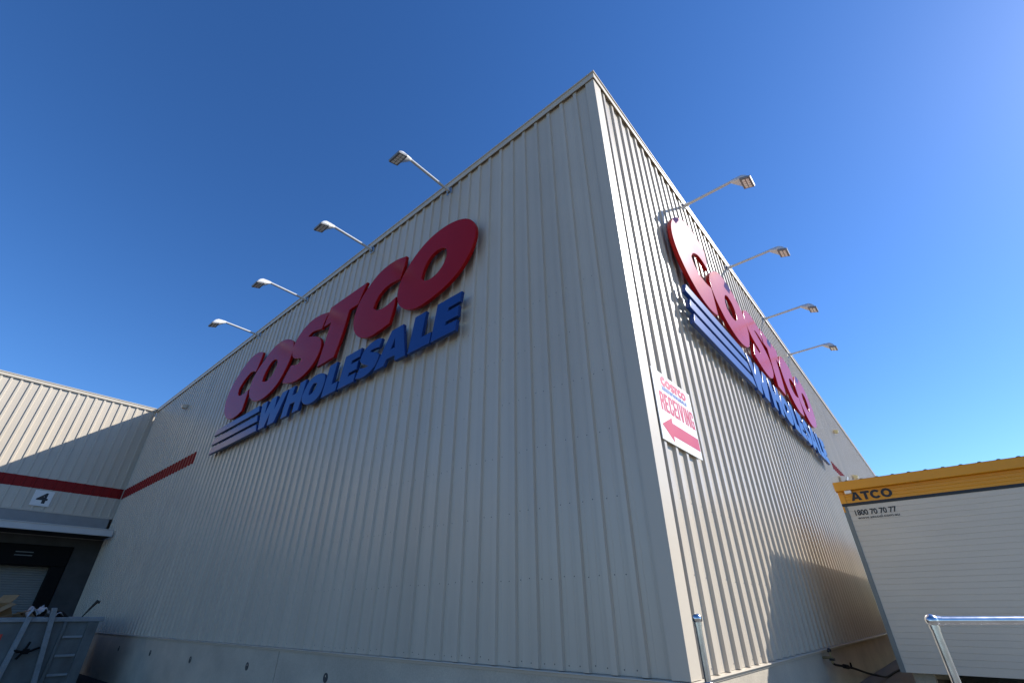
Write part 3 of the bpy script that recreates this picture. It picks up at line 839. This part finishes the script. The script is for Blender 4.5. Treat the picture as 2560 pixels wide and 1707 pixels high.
def crumple(name, label, cat, x0, x1, y0, y1, zf, mat, n=14, amp=.03, seed=1):
    rnd = random.Random(seed); vs = []
    for j in range(n + 1):
        for i in range(n + 1):
            u, v = i / n, j / n
            vs.append((x0 + (x1 - x0) * u + rnd.uniform(-.01, .01), y0 + (y1 - y0) * v, zf(u, v) + rnd.uniform(-amp, amp)))
    m = MB(); m.add(vs, [(j * (n + 1) + i, j * (n + 1) + i + 1, (j + 1) * (n + 1) + i + 1, (j + 1) * (n + 1) + i) for j in range(n) for i in range(n)])
    o = sbuild(name, m, mat, smooth=60)
    md = o.modifiers.new('thickness', 'SOLIDIFY'); md.thickness = .006
    return tag(o, label, cat, 'rubbish sticking out of the skip')


crumple('plastic_sheet', 'crumpled white plastic sheet over the skip rim between the two rails', 'plastic sheet', -2.68, -2.34, 12.99, 13.6,
        lambda u, v: .47 + .09 * math.sin(u * 6.5) ** 2 + .07 * v + .05 * u, M_plastic, seed=4)
crumple('paper_scrap', 'small white scrap on the skip rim right of the rails', 'scrap', -2.22, -2.10, 13.0, 13.2,
        lambda u, v: .47 + .06 * math.sin(u * 3.1), M_plastic, n=6, amp=.012, seed=9)
crumple('black_bag', 'black plastic bag bulging behind the skip rim right of the rails', 'bag', -2.34, -1.92, 13.12, 13.8,
        lambda u, v: .40 + .16 * math.sin(u * 3.14) * math.sin(.3 + v * 2.6), M_rubber, seed=12)
m = MB(); m.tube([(-1.80, 13.35, .30), (-1.71, 13.25, .47), (-1.64, 13.2, .62), (-1.56, 13.16, .77)], [.008, .012, .022, .036], 8)
m.tube([(-1.575, 13.165, .745), (-1.52, 13.15, .735)], .03, 8)
tag(sbuild('broom', m, M_darkwood, None), 'thin dark stick with a wide end poking up from the skip at its right', 'stick', 'rubbish sticking out of the skip')
m = MB(); m.box(-.35, .35, -.03, .03, -.01, .01, M=T3((-2.9, 13.2, .50)) @ Matrix.Rotation(-.28, 4, 'Y'))
tag(sbuild('timber_offcut', m, M_timber, None), 'narrow timber offcut lying across the skip rim under the torn box', 'timber', 'rubbish sticking out of the skip')

# ---------------------------------------------------------------- light, sky, camera
sd = bpy.data.lights.new('sun', 'SUN'); sd.energy = 2.95; sd.angle = math.radians(.53); sd.color = (1, .97, .915)
so = bpy.data.objects.new('sun', sd); col.objects.link(so); so.location = SUN * 60
so.rotation_euler = SUN.to_track_quat('Z', 'Y').to_euler()
w = bpy.data.worlds.new('World'); scene.world = w; w.use_nodes = True
nt = w.node_tree; bg = nt.nodes['Background']
sky = nt.nodes.new('ShaderNodeTexSky'); sky.sky_type = 'NISHITA'; sky.sun_disc = False
sky.sun_elevation = math.asin(SUN.z); sky.sun_rotation = math.atan2(SUN.x, SUN.y)
sky.altitude = 0; sky.air_density = 1.0; sky.dust_density = .16; sky.ozone_density = 6.0
def vscale_node(src, k):
    n = nt.nodes.new('ShaderNodeVectorMath'); n.operation = 'SCALE'; n.inputs['Scale'].default_value = k
    nt.links.new(src, n.inputs[0]); return n.outputs['Vector']


hs = nt.nodes.new('ShaderNodeHueSaturation'); hs.inputs['Saturation'].default_value = 1.14
hs.inputs['Hue'].default_value = .504
gm = nt.nodes.new('ShaderNodeGamma'); gm.inputs['Gamma'].default_value = 1.10
nt.links.new(sky.outputs['Color'], hs.inputs['Color'])
nt.links.new(vscale_node(hs.outputs['Color'], .16), gm.inputs['Color'])
nt.links.new(vscale_node(gm.outputs['Color'], 1 / .16), bg.inputs['Color']); bg.inputs['Strength'].default_value = .075

cd = bpy.data.cameras.new('camera'); cd.sensor_width = 36; cd.sensor_fit = 'HORIZONTAL'; cd.lens = FPX / 2560 * 36
cd.clip_start = .05; cd.clip_end = 3000
co = bpy.data.objects.new('camera', cd); col.objects.link(co)
f = Vector((math.cos(PITCH) * math.cos(YAW), math.cos(PITCH) * math.sin(YAW), math.sin(PITCH)))
r = Vector((math.sin(YAW), -math.cos(YAW), 0)); u = r.cross(f)
c_, s_ = math.cos(ROLL), math.sin(ROLL)
r2, u2 = r * c_ + u * s_, u * c_ - r * s_
Mx = Matrix((( r2.x, u2.x, -f.x, CAM.x), (r2.y, u2.y, -f.y, CAM.y), (r2.z, u2.z, -f.z, CAM.z), (0, 0, 0, 1)))
co.matrix_world = Mx
scene.camera = co
vs_ = scene.view_settings
scene.display_settings.display_device = 'sRGB'
vs_.view_transform = 'Standard'; vs_.look = 'None'; vs_.exposure = 1.36; vs_.gamma = 1.0; vs_.use_curve_mapping = False
scene.render.engine = 'CYCLES'
scene.cycles.max_bounces = 8; scene.cycles.diffuse_bounces = 4; scene.cycles.glossy_bounces = 4
scene.cycles.use_denoising = True
